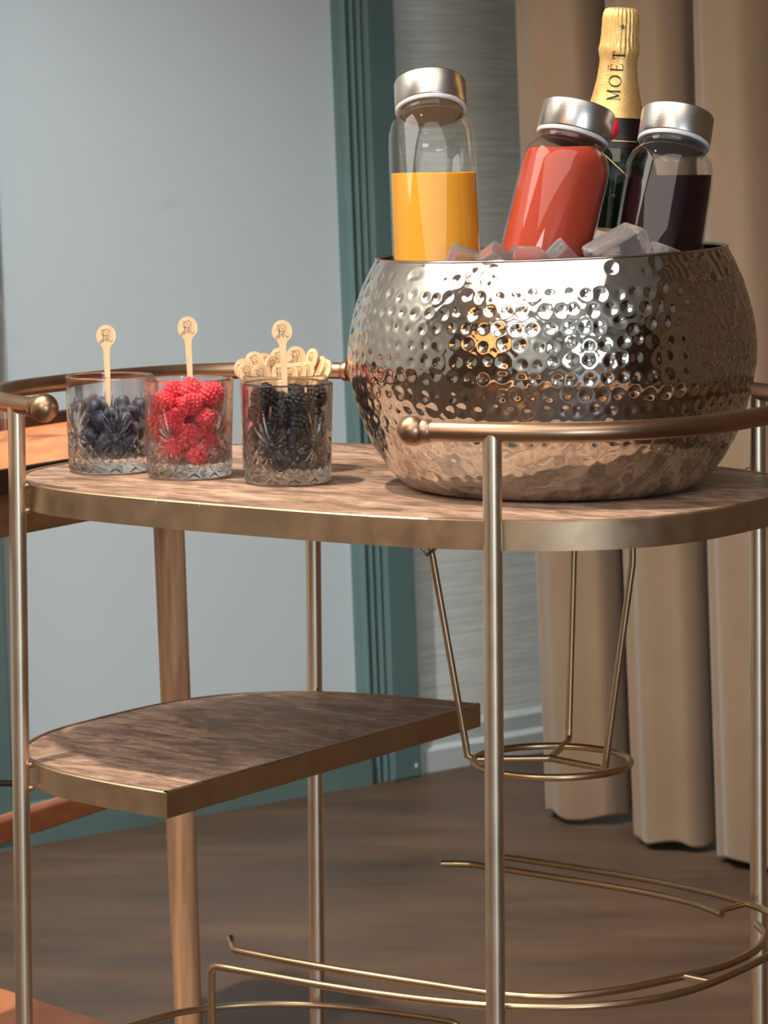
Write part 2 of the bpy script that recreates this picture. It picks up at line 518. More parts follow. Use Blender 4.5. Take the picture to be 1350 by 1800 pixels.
# baseboards: shaped profiles
def baseboard(name, s0, s1, prof, mat):
    m = MB()
    n = len(prof)
    vs = [tuple(room(s0, d, z)) for d, z in prof] + [tuple(room(s1, d, z)) for d, z in prof]
    fs = [(i, (i + 1) % n, n + (i + 1) % n, n + i) for i in range(n)] + [tuple(range(n)), tuple(range(2 * n - 1, n - 1, -1))]
    return struct(m.add(vs, fs).obj(name, mat, smooth=False))
baseboard('baseboard_left', DOOR0 - .14, DOOR1, [(-.02, 0), (.03, 0), (.03, .05), (.018, .062), (.018, .105), (.006, .122), (-.02, .122)], MAT['teal'])
baseboard('baseboard_right', FLAT1 + .007, S_CORNER, [(-.02, 0), (.022, 0), (.022, .035), (.012, .042), (.012, .066), (.004, .074), (-.02, .074)], MAT['trim'])
# small hinge pin on the casing and two paint chips
hp = MB().box((CAS1 + .001, .034, 1.335), (CAS1 + .009, .046, 1.349)); hp.v = [tuple(room(*p)) for p in hp.v]
hp.obj('hinge_pin', MAT['teal'], cs, smooth=False)
ch = MB()
for (s, z, r) in ((FLAT1 - .024, .392, .0042), (FLAT1 - .020, .402, .0052), (FLAT1 - .012, .02, .004)):
    ring = [(s + r * (0.6 + .4 * random.random()) * cos(a), z + r * (0.7 + .5 * random.random()) * sin(a)) for a in np.linspace(0, 2 * pi, 9)[:-1]]
    ch.add([tuple(room(a, .0353, b)) for a, b in ring], [tuple(range(8))])
ch.obj('paint_chip', MAT['label'], cs, smooth=False, normals=False)

# ------------------------------------------------------------------ curtain on the right-hand wall
lobes = [((0.312, 4.765), .066), ((0.432, 4.580), .062), ((0.545, 4.455), .066), ((0.66, 4.30), .06), ((0.78, 4.17), .064), ((0.90, 4.0), .06),
         ((1.02, 3.86), .064), ((1.15, 3.70), .062), ((1.28, 3.54), .064), ((1.40, 3.39), .06), ((1.53, 3.22), .064), ((1.66, 3.07), .062)]
for q_ in range(34):
    lobes.append(((1.66 + .131 * (q_ + 1), 3.07 - .157 * (q_ + 1)), .062))
wdir = atan2(-0.93, -0.36)
path = [(0.300, 4.90), (0.262, 4.87)]
for i, ((cx, cy), r) in enumerate(lobes):
    for a in (-95, -60, -25, 10, 45, 80, 105):
        t = wdir + radians(a)
        path.append((cx + r * cos(t), cy + r * sin(t)))
    if i + 1 < len(lobes):
        nx = lobes[i + 1][0]
        bx, by = (cx + nx[0]) / 2 + .075, (cy + nx[1]) / 2 + .085
        path.append((bx - .012, by + .012)); path.append((bx + .012, by - .012))
pc = spline(path, 4)
rows = [0.012, 0.016, 0.03, 0.25, 0.5, 0.8, 1.1, 1.4, 1.8, 2.2, 2.66]
vs, fs = [], []
for rz in rows:
    for i, p in enumerate(pc):
        k_ = 1 + 0.05 * sin(i * .21 + rz * 1.7)
        wob = (0.003 + .005 * min(1, rz / 1.2)) * sin(i * 0.37 + rz * 1.1) + .004 * sin(i * .9 + 2 + rz * .8)
        vs.append((p[0] + wob - LEAN * rz * 1.0, p[1] + wob * .8, rz + (0.004 * sin(i * .6) if rz < .1 else 0)))
n = len(pc)
for a in range(len(rows) - 1):
    for i in range(n - 1):
        fs.append((a * n + i, a * n + i + 1, (a + 1) * n + i + 1, (a + 1) * n + i))
cu = MB().add(vs, fs).obj('curtain', MAT['curtain'], angle=80)
md = cu.modifiers.new('thickness', 'SOLIDIFY'); md.thickness = 0.004
tag(cu, 'floor-length brown curtain hanging in deep folds beside the gray wall', 'curtain')

# ------------------------------------------------------------------ side table behind, at left
tb = thing('side_table', 'orange-brown wooden side table with dark rims behind the cart', 'table', (-0.43, 3.52, 0))
td = np.array([0.5, 0.866]); tn = np.array([0.866, -0.5])
def tpt(a, b, z):
    return (td[0] * a + tn[0] * b, td[1] * a + tn[1] * b, z)
def tbox(name, a0, a1, b0, b1, z0, z1, mat, bev=.003):
    m = MB().box((a0, b0, z0), (a1, b1, z1)); m.v = [tpt(*p) for p in m.v]
    o = m.obj(name, mat, tb, smooth=False)
    md = o.modifiers.new('bevel', 'BEVEL'); md.width = bev; md.segments = 2
    return o
TZ = 0.722
tp = MB().prism([(-1.0, 0), (.16, 0), (.14, .08), (.05, .262), (-1.0, .262)], TZ - .02, TZ); tp.v = [tpt(*p) for p in tp.v]
tpo = tp.obj('table_top', MAT['table_wood'], tb, smooth=False); md = tpo.modifiers.new('bevel', 'BEVEL'); md.width = .003; md.segments = 2
tbox('back_rim', -1.0, 0.16, -0.012, 0.0, TZ - .02, TZ + .013, MAT['dark_rim'])
tbox('front_rim', -1.0, 0.05, 0.262, 0.268, TZ - .02, TZ + .004, MAT['dark_rim'], .001)
tbox('apron', -1.0, 0.05, 0.235, 0.258, TZ - .066, TZ - .02, MAT['apron'])
tbox('stretcher', -1.0, 0.30, 0.02, 0.045, 0.270, 0.296, MAT['table_wood'])
fb_ = MB().box((-.35, -.13, 0.0), (.30, 0, .08)); fb_.v = [(.69 * x + .725 * y + .0, -.725 * x + .69 * y + .012, z) for x, y, z in fb_.v]
fo = fb_.obj('foot_board', MAT['table_wood'], tb, smooth=False); md = fo.modifiers.new('bevel', 'BEVEL'); md.width = .004; md.segments = 2
MB().tube([(-.30, -.20, .366), (.045, -.215, .366)], .0035, 12).obj('lower_rail', MAT['dark_rim'], tb)
lg = MB()
lg.tube([(0.0, 0, 0.0), (-0.010, 0, .35), (-0.020, 0, TZ - .02)], [.0147, .0162, .0171], 20)
lg.move(0.212, -0.135, 0).obj('leg', MAT['leg_wood'], tb)
for q in (-.82,):
    l3 = MB().tube([tpt(q, .05, 0), tpt(q, .05, TZ - .02)], [.0142, .0166], 16); l3.obj('leg', MAT['leg_wood'], tb)
    l4 = MB().tube([tpt(q, .22, 0), tpt(q, .22, TZ - .02)], [.0142, .0166], 16); l4.obj('leg', MAT['leg_wood'], tb)
# clear bottle at the edge of the picture, standing on the side table
wbt = thing('water_bottle', 'clear glass bottle on the side table, cut by the picture edge', 'bottle', (-0.443, 3.37, TZ))
MB().lathe([(0, .004), (.028, .0), (.031, .004), (.031, .13), (.027, .155), (.0135, .185), (.0125, .215), (.0145, .217), (.0145, .225), (.010, .225)], 32).obj('bottle_body', MAT['bottle_glass'], wbt)
MB().lathe([(0, .226), (.015, .226), (.015, .24), (0, .24)], 24).obj('stopper', MAT['cap'], wbt)
wbt.location = (-0.4437, 3.40, TZ + .0005)

# ================================================================== bar cart
CA, CB, CN, PSI = 0.37426, 0.25405, 2.9372, -0.61114
CC = Vector((0.00604, 2.8291, 0))
PLATE, PLATE_B, SHELF, SHELF_B, RAILZ = 0.7434, 0.7188, 0.4915, 0.4683, 0.8153
def se(t, off=0.0):
    c, s = cos(t), sin(t)
    return ((CA - off) * copysign(abs(c) ** (2 / CN), c), (CB - off) * copysign(abs(s) ** (2 / CN), s))
def se_run(t0, t1, n, off=0.0):
    """points spread evenly by arc length along the rounded outline"""
    tt = np.linspace(t0, t1, 900)
    P = np.array([se(t, off) for t in tt])
    L = np.concatenate([[0], np.cumsum(np.linalg.norm(np.diff(P, axis=0), axis=1))])
    q = np.linspace(0, L[-1], n)
    return [(float(np.interp(x, L, P[:, 0])), float(np.interp(x, L, P[:, 1]))) for x in q]
def cart_w(x, y, z=0.0):
    c, s = cos(PSI), sin(PSI)
    return (CC.x + x * c - y * s, CC.y + x * s + y * c, z)
cart = thing('bar_cart', 'brass bar cart with wooden oval top and half-width wooden middle shelf', 'cart', CC, PSI)
def flat_end(p):
    """the left end of the tops is flatter than the curve of the rails"""
    return (-.2 + (p[0] + .2) * .85, p[1]) if p[0] < -.2 else p
def outline_run(n=160, off=0.008):
    return [flat_end(p) for p in se_run(0, 2 * pi, n + 1, off)[:-1]]
def band(path, z0, z1, th, lip, mat, name, closed=True):
    """upright metal strip with a narrow lip folded over the edge of the top"""
    n = len(path)
    P = np.array(path)
    def inner(w):
        out = []
        for i in range(n):
            a, b = P[i - 1], P[(i + 1) % n]
            t = b - a; t = t / np.linalg.norm(t)
            out.append(P[i] + np.array([-t[1], t[0]]) * w)
        return out
    I, L = inner(th), inner(lip)
    sec = [(P, z0), (P, z1 - .0012), (inner(.0012), z1), (L, z1), (L, z1 - .004), (I, z1 - .004), (I, z0)]
    vs, fs = [], []
    for ring, z in sec:
        vs += [(p[0], p[1], z) for p in ring]
    k_ = len(sec)
    for a in range(k_):
        b = (a + 1) % k_
        for i in range(n):
            j = (i + 1) % n
            fs.append((a * n + i, a * n + j, b * n + j, b * n + i))
    return MB().add(vs, fs).obj(name, mat, cart, angle=35)
ol = outline_run(200)
band(ol, PLATE_B, PLATE, .003, .0045, MAT['band'], 'top_band')
MB().prism(outline_run(160, .0135), PLATE_B + .003, PLATE - .0009).obj('wooden_top', MAT['wood'], cart, angle=30)
# half shelf: straight cut on the right, rounded left end
XC = -0.0675
half = [flat_end(p) for p in se_run(pi / 2 - .3, 3 * pi / 2 + .3, 161, .008) if p[0] < XC]
yb = CB - .008 - .0015
half = [(XC, half[0][1])] + half + [(XC, half[-1][1])]
band(half, SHELF_B, SHELF, .003, .004, MAT['band'], 'shelf_band')
def inset(path, w):
    P = np.array(path); n = len(P); out = []
    for i in range(n):
        a, b = P[i - 1], P[(i + 1) % n]
        e1 = P[i] - a; e2 = b - P[i]
        e1 = e1 / (np.linalg.norm(e1) + 1e-12); e2 = e2 / (np.linalg.norm(e2) + 1e-12)
        n1, n2 = np.array([-e1[1], e1[0]]), np.array([-e2[1], e2[0]])
        d = n1 + n2; d = d / (np.linalg.norm(d) + 1e-12)
        out.append(tuple(P[i] + d * w / max(d.dot(n1), .4)))
    return out
MB().prism(inset(half, .0052), SHELF_B + .003, SHELF - .0008).obj('wooden_shelf', MAT['wood'], cart, angle=30)
# posts
POSTS = [(0.2535, -0.2235), (0.2535, 0.2225), (-0.2535, 0.2225), (-0.2535, -0.2235)]
for x, y in POSTS:
    p_ = MB().tube([(x, y, 0.0), (x, y, 0.4), (x, y, RAILZ - .002)], .0078, 24).obj('post', MAT['post'], cart)
    MB().lathe([(0, 0), (.014, 0), (.014, .01), (.0078, .016)], 20).move(x, y, 0).obj('foot', MAT['dark_rim'], p_)
# weld blobs where the bands meet the posts
wd = MB()
for x, y in POSTS:
    for z in (PLATE - .001, PLATE_B + .001):
        wd.sphere((x * (1 - .026), y * (1 - .026), z), .0032, 8, 6)
for x, y in POSTS[2:]:
    for z in (SHELF - .001, SHELF_B + .001):
        wd.sphere((x * (1 - .026), y * (1 - .026), z), .0032, 8, 6)
wd.obj('weld', MAT['wire'], cart)['kind'] = 'stuff'
# hand rails with ball ends: right end and left end
def rail(t0, t1):
    pts = [(x, y, RAILZ) for x, y in se_run(t0, t1, 90)]
    r = MB().tube(pts, .0083, 20).obj('hand_rail', MAT['rail'], cart)
    for e, s in ((pts[0], pts[1]), (pts[-1], pts[-2])):
        MB().sphere(e, .0128, 28, 18).obj('ball_end', MAT['rail'], r)
        d = (Vector(s) - Vector(e)).normalized()
        c = Vector(e) + d * .0128
        MB().tube([c - d * .003, c + d * .001, c + d * .004], [.0102, .0102, .0085], 20).obj('collar', MAT['rail'], r)
rail(-1.195, 1.195)
rail(pi - 1.135, pi + 1.135)
# right-hand wire gallery (half width), inner bottle rods, and links
GZ = 0.345
gal = [(x, y) for x, y in se_run(-1.65, 1.9, 160, .018) if x > (-.025 if y < 0 else -.046)]
rr = .0034
g = [(-.0285, gal[0][1], 0.135), (-.0285, gal[0][1], GZ - .007), (-.0262, gal[0][1], GZ - .002), (-.0215, gal[0][1], GZ)]
g += [(x, y, GZ) for x, y in gal[2:-2]]
g += [(-.0450, gal[-1][1], GZ), (-.0497, gal[-1][1], GZ - .002), (-.052, gal[-1][1], GZ - .007), (-.052, gal[-1][1], 0.135)]
MB().tube(g, rr, 12).obj('wire_gallery', MAT['wire'], cart)
inner = [(-.064, -.163, GZ + .002), (-.054, -.173, GZ), (-.045, -.182, GZ), (-.030, -.187, GZ), (.06, -.1895, GZ), (.16, -.184, GZ), (.222, -.178, GZ), (.266, -.160, GZ), (.300, -.115, GZ), (.324, -.05, GZ),
         (.338, .0, GZ), (.337, .06, GZ), (.320, .11, GZ), (.296, .14, GZ)]
MB().tube(spline(inner, 6), rr, 12).obj('bottle_rod', MAT['wire'], cart)
inner2 = [(-.070, .178, GZ), (-.052, .188, GZ), (-.03, .1925, GZ), (.05, .192, GZ), (.14, .189, GZ), (.205, .178, GZ), (.252, .156, GZ)]
MB().tube(spline(inner2, 6), rr, 12).obj('bottle_rod', MAT['wire'], cart)
MB().tube([(.326, -.045, GZ), (.355, -.048, GZ)], rr * .9, 10).obj('link', MAT['wire'], cart)
MB().tube([(.243, .160, GZ), (.252, .205, GZ)], rr * .9, 10).obj('link', MAT['wire'], cart)
# left-hand lower gallery and the bottom shelf it runs round
LZ = 0.172
gl = [(x, y) for x, y in se_run(pi / 2 - .25, 3 * pi / 2 + .25, 140, .018) if x < -.10]
lp = [(-.088, gl[0][1], .135), (-.088, gl[0][1], LZ - .007), (-.0905, gl[0][1], LZ - .002), (-.096, gl[0][1], LZ)]
lp += [(x, y, LZ) for x, y in gl] + [(-.096, gl[-1][1], LZ), (-.0905, gl[-1][1], LZ - .002), (-.088, gl[-1][1], LZ - .007), (-.088, gl[-1][1], .135)]
MB().tube(lp, rr, 12).obj('wire_gallery', MAT['wire'], cart)
band(ol, .112, .135, .003, .0045, MAT['band'], 'bottom_band')
MB().prism(outline_run(120, .0135), .114, .1345).obj('bottom_shelf', MAT['wood'], cart, angle=30)

# ------------------------------------------------------------------ wire bottle holder hung under the top
BX, BY = 0.147, 2.75
hol = thing('wire_bottle_holder', 'brass wire bottle holder hanging under the cart top on three rods', 'holder', (BX, BY, 0.0))
HZ = 0.502
MB().tube([(-.003 + .069 * cos(a), -.018 + .069 * sin(a), HZ) for a in np.linspace(0, 2 * pi, 49)[:-1]], .0032, 10, closed=True).obj('ring', MAT['wire'], hol)
def rod(x, y, dx, dy, kx, ky, hook=False):
    """from the hub out along the floor of the holder, then up to the cart top"""
    pts = [(-.004, -.004, HZ), (x * .9, y * .9, HZ), (x * .985, y * .985, HZ + .003), (x, y, HZ + .012), (kx, ky, .682), (kx + dx, ky + dy, .7185)]
    o = MB().tube([pts[0], pts[1], pts[2], pts[3], pts[4], pts[5]], .0031, 10).obj('rod', MAT['wire'], hol)
    if hook:
        MB().tube([(kx + dx, ky - .004, .7185), (kx + dx - .001, ky - .006, .690), (kx + dx + .003, ky - .006, .684), (kx + .003, ky - .004, .69), (kx + .003, ky, .7)], .0016, 8).obj('hook', MAT['wire'], o)
rod(-.078, -.006, -.008, 0, -.1065, -.006, True)
rod(.0425, -.054, .0005, 0, .0655, -.058)
rod(.018, .079, .0008, 0, .0235, .080)
mid = MB().sphere((-.004, -.004, HZ), .0036, 10, 8).obj('hub', MAT['wire'], hol)

# ------------------------------------------------------------------ hammered steel bucket
Z0 = PLATE + 0.0004
buck = thing('ice_bucket', 'round hammered steel bucket holding bottles on ice, standing on the cart', 'bucket', (BX, BY, Z0))
prof_k = [(.118, .0), (.1255, .0015), (.1345, .0075), (.1425, .0155), (.1580, .0385), (.1690, .0655), (.1765, .0925), (.1796, .1175), (.1768, .1455), (.1690, .1735), (.1610, .1925), (.1545, .2050)]
pk = np.array(spline(prof_k, 14))
L = np.concatenate([[0], np.cumsum(np.linalg.norm(np.diff(pk, axis=0), axis=1))])
NR, NS = 190, 900
q = np.linspace(0, L[-1], NR)
pr, pz = np.interp(q, L, pk[:, 0]), np.interp(q, L, pk[:, 1])
tg = np.stack([np.gradient(pr), np.gradient(pz)], 1); tg /= np.linalg.norm(tg, axis=1, keepdims=True)
nrm = np.stack([tg[:, 1], -tg[:, 0]], 1)
TH = np.linspace(0, 2 * pi, NS, endpoint=False)
D = np.zeros((NR, NS))
def dimple_row(qc, count, depth, rad, jit):
    for i in range(count):
        a = 2 * pi * (i + rng.normal(0, jit * .10)) / count
        qq = qc + rng.normal(0, jit * .0011)
        dp = depth * rng.uniform(.65, 1.25); rd = rad * rng.uniform(.85, 1.15)
        rows_ = np.where(abs(q - qq) < 2.6 * rd)[0]
        if not len(rows_): continue
        rl = np.interp(qq, q, pr)
        da = (TH - a + pi) % (2 * pi) - pi
        cols = np.where(abs(da) * rl < 2.6 * rd)[0]
        dd = ((q[rows_] - qq)[:, None] ** 2 + (da[cols] * rl)[None, :] ** 2) / rd ** 2
        D[np.ix_(rows_, cols)] -= dp * (np.exp(-dd * 1.3) - 0.22 * np.exp(-(np.sqrt(dd) - 1.75) ** 2 * 3.5))
qs = np.arange(.075, L[-1] - .023, .0140)
for qi in qs:
    rl = np.interp(qi, q, pr); zl = np.interp(qi, q, pz)
    dimple_row(qi, int(2 * pi * rl / .0143), .0009 if zl > .055 else .0006, .0036, 1.0)
for qi in np.arange(.012, .085, .011):
    rl = np.interp(qi, q, pr)
    dimple_row(qi, int(2 * pi * rl / .013), .00045, .0048, 2.0)
for qi in (L[-1] - .016, L[-1] - .012):
    dimple_row(qi, 30, .0005, .004, 3.0)
RR = pr[:, None] + D * nrm[:, 0][:, None]
ZZ = pz[:, None] + D * nrm[:, 1][:, None]
X, Y = RR * np.cos(TH), RR * np.sin(TH)
V = np.stack([X, Y, ZZ], -1).reshape(-1, 3)
idx = np.arange(NR * NS).reshape(NR, NS)
a_, b_ = idx[:-1], idx[1:]
Fq = np.stack([a_, np.roll(a_, -1, 1), np.roll(b_, -1, 1), b_], -1).reshape(-1, 4)
me = bpy.data.meshes.new('bowl')
me.from_pydata(V.tolist(), [], Fq.tolist())
me.polygons.foreach_set('use_smooth', [True] * len(me.polygons))
me.materials.append(MAT['steel'])
bo = bpy.data.objects.new('bowl', me); COL.objects.link(bo); bo.parent = buck
# inside, rim bead and foot
inn = [(0, .0035)] + [(max(r - .0035, 0.01), z + (.0035 if z < .01 else 0)) for r, z in prof_k] + [(.1522, .2058)]
MB().lathe(inn, 96).obj('inner_wall', MAT['steel_in'], buck, normals=False)
MB().lathe([(.1538 + .0016 * cos(a), .2056 + .0013 * sin(a)) for a in np.linspace(0, 2 * pi, 11)[:-1]], 120, close=True).obj('rolled_rim', MAT['steel'], buck)
MB().lathe([(0, .0), (.118, .0), (.119, .0012), (0, .002)], 72).obj('base_disc', MAT['steel'], buck)
for ch_ in list(buck.children):
    for v in ch_.data.vertices:
        v.co.z += .030 * v.co.x * max(0, v.co.z / .2) ** 1.5      # the rim was beaten slightly out of level

# ------------------------------------------------------------------ ice
bed = MB()
NB, NRg = 60, 16
vs = [(0, 0, .163)]
for i in range(1, NRg + 1):
    r = .160 * i / NRg
    for j in range(NB):
        a = 2 * pi * j / NB
        vs.append((r * cos(a), r * sin(a), .158 + .012 * (random.random() - .5)))
fs = [(0, 1 + j, 1 + (j + 1) % NB) for j in range(NB)]
for i in range(NRg - 1):
    for j in range(NB):
        A, B = 1 + i * NB, 1 + (i + 1) * NB
        fs.append((A + j, B + j, B + (j + 1) % NB, A + (j + 1) % NB))
AXES = [(-.1008, -.038, .2000, -.1046, .036, .3440, .0388), (-.0095, -.050, .200, .0215, -.018, .3198, .0388), (.0900, -.036, .2065, .1105, .004, .3140, .0388), (.052, .0795, .16, .0685, .074, .4225, .0438)]
def clear_of(p):
    for x0, y0, z0, x1, y1, z1, r_ in AXES:
        t = (.158 - z0) / (z1 - z0)
        if (p[0] - x0 - (x1 - x0) * t) ** 2 + (p[1] - y0 - (y1 - y0) * t) ** 2 < (r_ + .012) ** 2: return False
    return True
fs = [f_ for f_ in fs if all(clear_of(vs[i]) for i in f_)]
ib = bed.add(vs, fs).move(BX, BY, PLATE).obj('crushed_ice', MAT['ice_bed'], None)
tag(ib, 'crushed ice filling the hammered bucket below its rim', 'ice', kind='stuff')
def cube_mesh(sx, sy, sz, seed, round_=.004):
    r = random.Random(seed)
    bm = bmesh.new()
    bmesh.ops.create_cube(bm, size=1.0)
    for v in bm.verts:
        v.co = Vector((v.co.x * sx * r.uniform(.86, 1.06), v.co.y * sy * r.uniform(.86, 1.06), v.co.z * sz * r.uniform(.86, 1.08)))
    bmesh.ops.bevel(bm, geom=bm.edges[:] , offset=round_, segments=3, affect='EDGES', profile=0.6)
    bmesh.ops.triangulate(bm, faces=bm.faces[:])
    bmesh.ops.subdivide_edges(bm, edges=bm.edges[:], cuts=2, use_grid_fill=True)
    for v in bm.verts:
        n_ = Vector((sin(v.co.x * 260 + seed), sin(v.co.y * 230 + seed * 2), sin(v.co.z * 250 + seed * 3)))
        v.co += n_ * .0006
    me = bpy.data.meshes.new('ice_cube'); bm.to_mesh(me); bm.free()
    me.polygons.foreach_set('use_smooth', [True] * len(me.polygons))
    me.materials.append(MAT['ice'])
    return me
ICE = [  # x, y, z (from bucket centre / cart top), size, rotation, label
    (-.078, -.112, .2005, (.032, .026, .026), (.3, .35, .4), 'small pointed ice cube in front of the orange juice bottle'),
    (-.0545, -.118, .2005, (.030, .026, .028), (.5, .75, .2), 'triangular ice cube between the orange and red juice bottles'),
    (-.0265, -.122, .2010, (.029, .026, .030), (.2, .05, .1), 'rounded ice cube under the left side of the red juice bottle'),
    (.002, -.122, .2005, (.030, .026, .030), (.4, .72, .5), 'small tilted ice cube under the right side of the red bottle'),
    (.050, -.105, .2090, (.054, .034, .034), (.25, -.42, .35), 'largest ice cube, leaning before the dark juice bottle'),
    (.092, -.096, .2010, (.030, .026, .026), (.2, .3, .8), 'low ice cube at the foot of the dark juice bottle'),
]
for i, (x, y, z, sz, rot, lab) in enumerate(ICE):
    o = bpy.data.objects.new('ice_cube', cube_mesh(*sz, i + 3)); COL.objects.link(o)
    o.location = (BX + x, BY + y, PLATE + z); o.rotation_euler = rot
    tag(o, lab, 'ice cube', 'ice cubes in the bucket')

# ------------------------------------------------------------------ juice bottles
BR = .0388
def bottle_profile(r=BR):
    return [(0, 0), (r - .006, 0), (r - .002, .0015), (r, .006), (r, .159), (r - .0006, .167), (r - .003, .175), (r - .0072, .1805), (r - .0095, .1825), (.0285, .1855), (.0285, .195)]
def juice_bottle(name, label, rim_pt, top_pt, level, mat, liquid_name):
    """rim_pt: where the axis passes the bucket rim; top_pt: centre of the cap; level: height of the liquid"""
    ax = (Vector(top_pt) - Vector(rim_pt)).normalized()
    origin = Vector(top_pt) - ax * .205
    root = thing(name, label, 'bottle')
    mw = axis_matrix(origin, ax)
    root.matrix_world = mw
    MB().lathe(bottle_profile(), 64).obj('glass_body', MAT['bottle_glass'], root)
    # liquid: the inside of the bottle cut by a level plane
    bm = bmesh.new()
    mb = MB().lathe([(0, .0022), (BR - .007, .0022), (BR - .0016, .006), (BR - .0016, .159), (BR - .0022, .167), (BR - .0046, .174), (BR - .0085, .1795), (.026, .1835), (.026, .193), (0, .193)], 64)
    me0 = mb.mesh('tmp', None)
    bm.from_mesh(me0); bpy.data.meshes.remove(me0)
    inv = mw.inverted()
    pco = inv @ Vector((top_pt[0], top_pt[1], level))
    pno = (inv.to_3x3() @ Vector((-.012, 0.0, 1))).normalized()
    bmesh.ops.bisect_plane(bm, geom=bm.verts[:] + bm.edges[:] + bm.faces[:], plane_co=pco, plane_no=pno, clear_outer=True)
    ed = [e for e in bm.edges if e.is_boundary]
    bmesh.ops.contextual_create(bm, geom=ed)
    bmesh.ops.recalc_face_normals(bm, faces=bm.faces)
    me = bpy.data.meshes.new('juice'); bm.to_mesh(me); bm.free()
    me.polygons.foreach_set('use_smooth', [True] * len(me.polygons))
    me.set_sharp_from_angle(angle=radians(40))
    me.materials.append(mat)
    lo = bpy.data.objects.new('juice', me); COL.objects.link(lo); lo.parent = root
    lo['label'] = liquid_name
    MB().lathe([(.0288, .1885), (.0312, .1885), (.0318, .1898), (.0318, .1915), (.0308, .1925), (.0288, .1925)], 64, close=True).obj('gasket', MAT['gasket'], root)
    cp = MB().lathe([(.0285, .1926), (.0316, .1926), (.0320, .1934), (.0320, .2168), (.0314, .2178), (0, .2178)], 72).obj('cap', MAT['cap'], root, angle=30)
    MB().lathe([(0, .188), (.0262, .188), (.0268, .189), (.0268, .193), (0, .193)], 48).obj('lid_plug', MAT['plug'], root, angle=30)
    th = MB()
    for k_ in range(3):
        th.tube([(.0287 * cos(a), .0287 * sin(a), .1842 + k_ * .0016) for a in np.linspace(0, 2 * pi, 41)[:-1]], .0005, 6, closed=True)
    th.obj('screw_thread', MAT['bottle_glass'], root)
    return root
def bk(x, y, z):
    return (BX + x, BY + y, PLATE + z)
juice_bottle('juice_bottle', 'bottle of bright orange juice with steel cap, tipped forward in the bucket', bk(-.1008, -.038, .2000), bk(-.1046, .036, .3440), PLATE + .2765, MAT['orange'], 'bright orange juice')
juice_bottle('juice_bottle', 'bottle of coral red juice with steel cap, leaning to the right', bk(-.0095, -.050, .200), bk(.0215, -.018, .3198), PLATE + .2990, MAT['red'], 'coral red juice')
juice_bottle('juice_bottle', 'bottle of dark purple juice with steel cap beside the champagne', bk(.0900, -.036, .2065), bk(.1105, .004, .3140), PLATE + .2725, MAT['purple'], 'dark purple juice')

# ------------------------------------------------------------------ champagne bottle
ch_top = Vector(bk(.0685, .074, .4225))
ch_ax = Vector((.062, -.02, 1)).normalized()
CL = .315
champ = thing('champagne_bottle', 'champagne bottle with gold foil neck standing behind the juice bottles', 'bottle')
champ.matrix_world = axis_matrix(ch_top - ch_ax * CL, ch_ax)
body = [(0, .012), (.020, .008), (.030, .0), (.040, .002), (.0438, .010), (.0438, .130), (.0430, .150), (.0395, .172), (.0335, .192), (.0270, .212), (.0222, .228), (.0185, .246), (.0160, .262), (.0150, .280)]
bsp = [(float(r), float(z)) for r, z in spline(body[4:], 6)]
MB().lathe(body[:4] + bsp, 56).obj('glass_body', MAT['green_glass'], champ)
def prof_r(z, extra=0.0):
    zz = [p[1] for p in bsp]; rr_ = [p[0] for p in bsp]
    return float(np.interp(z, zz, rr_)) + extra
# foil: pleated cap, swell over the cork wire, smooth neck sleeve
NF, zf = 120, [.2165, .2165, .222, .235, .25, .262, .268, .2725, .277, .281, .286, .295, .304, .310, .3135, .315]
rf = [prof_r(.2165) - .0005, prof_r(.2165) + .0012, prof_r(.222) + .0012, prof_r(.235) + .0012, .0186, .0172, .0168, .0176, .0183, .0176, .0166, .0164, .0162, .0156, .0140, .010]
vs, fs = [], []
for r, z in zip(rf, zf):
    pl_ = max(0, min(1, (z - .268) / .012))
    for i in range(NF):
        a = 2 * pi * i / NF
        d = pl_ * (.00055 * sin(a * 26) + .0003 * sin(a * 11 + z * 300))
        cr_ = .0004 * sin(a * 9 + z * 900) * sin(z * 1500) if .262 < z < .285 else 0
        vs.append(((r + d + cr_) * cos(a), (r + d + cr_) * sin(a), z))
vs.append((0, 0, .3155))
for a in range(len(zf) - 1):
    for i in range(NF):
        j = (i + 1) % NF
        fs.append((a * NF + i, a * NF + j, (a + 1) * NF + j, (a + 1) * NF + i))
t_ = (len(zf) - 1) * NF
fs += [(t_ + i, t_ + (i + 1) % NF, len(vs) - 1) for i in range(NF)]
foil = MB().add(vs, fs).obj('gold_foil', MAT['foil'], champ, angle=60)
foil['label'] = 'pleated gold foil'
def foil_r(z): return float(np.interp(z, zf[1:], rf[1:]))
def on_foil(off):
    def fn(u, v):        # u: along the axis, v: across, on the side that faces the camera
        r = foil_r(u) + off
        a = -pi / 2 + v / r
        return (r * cos(a), r * sin(a), u)
    return fn
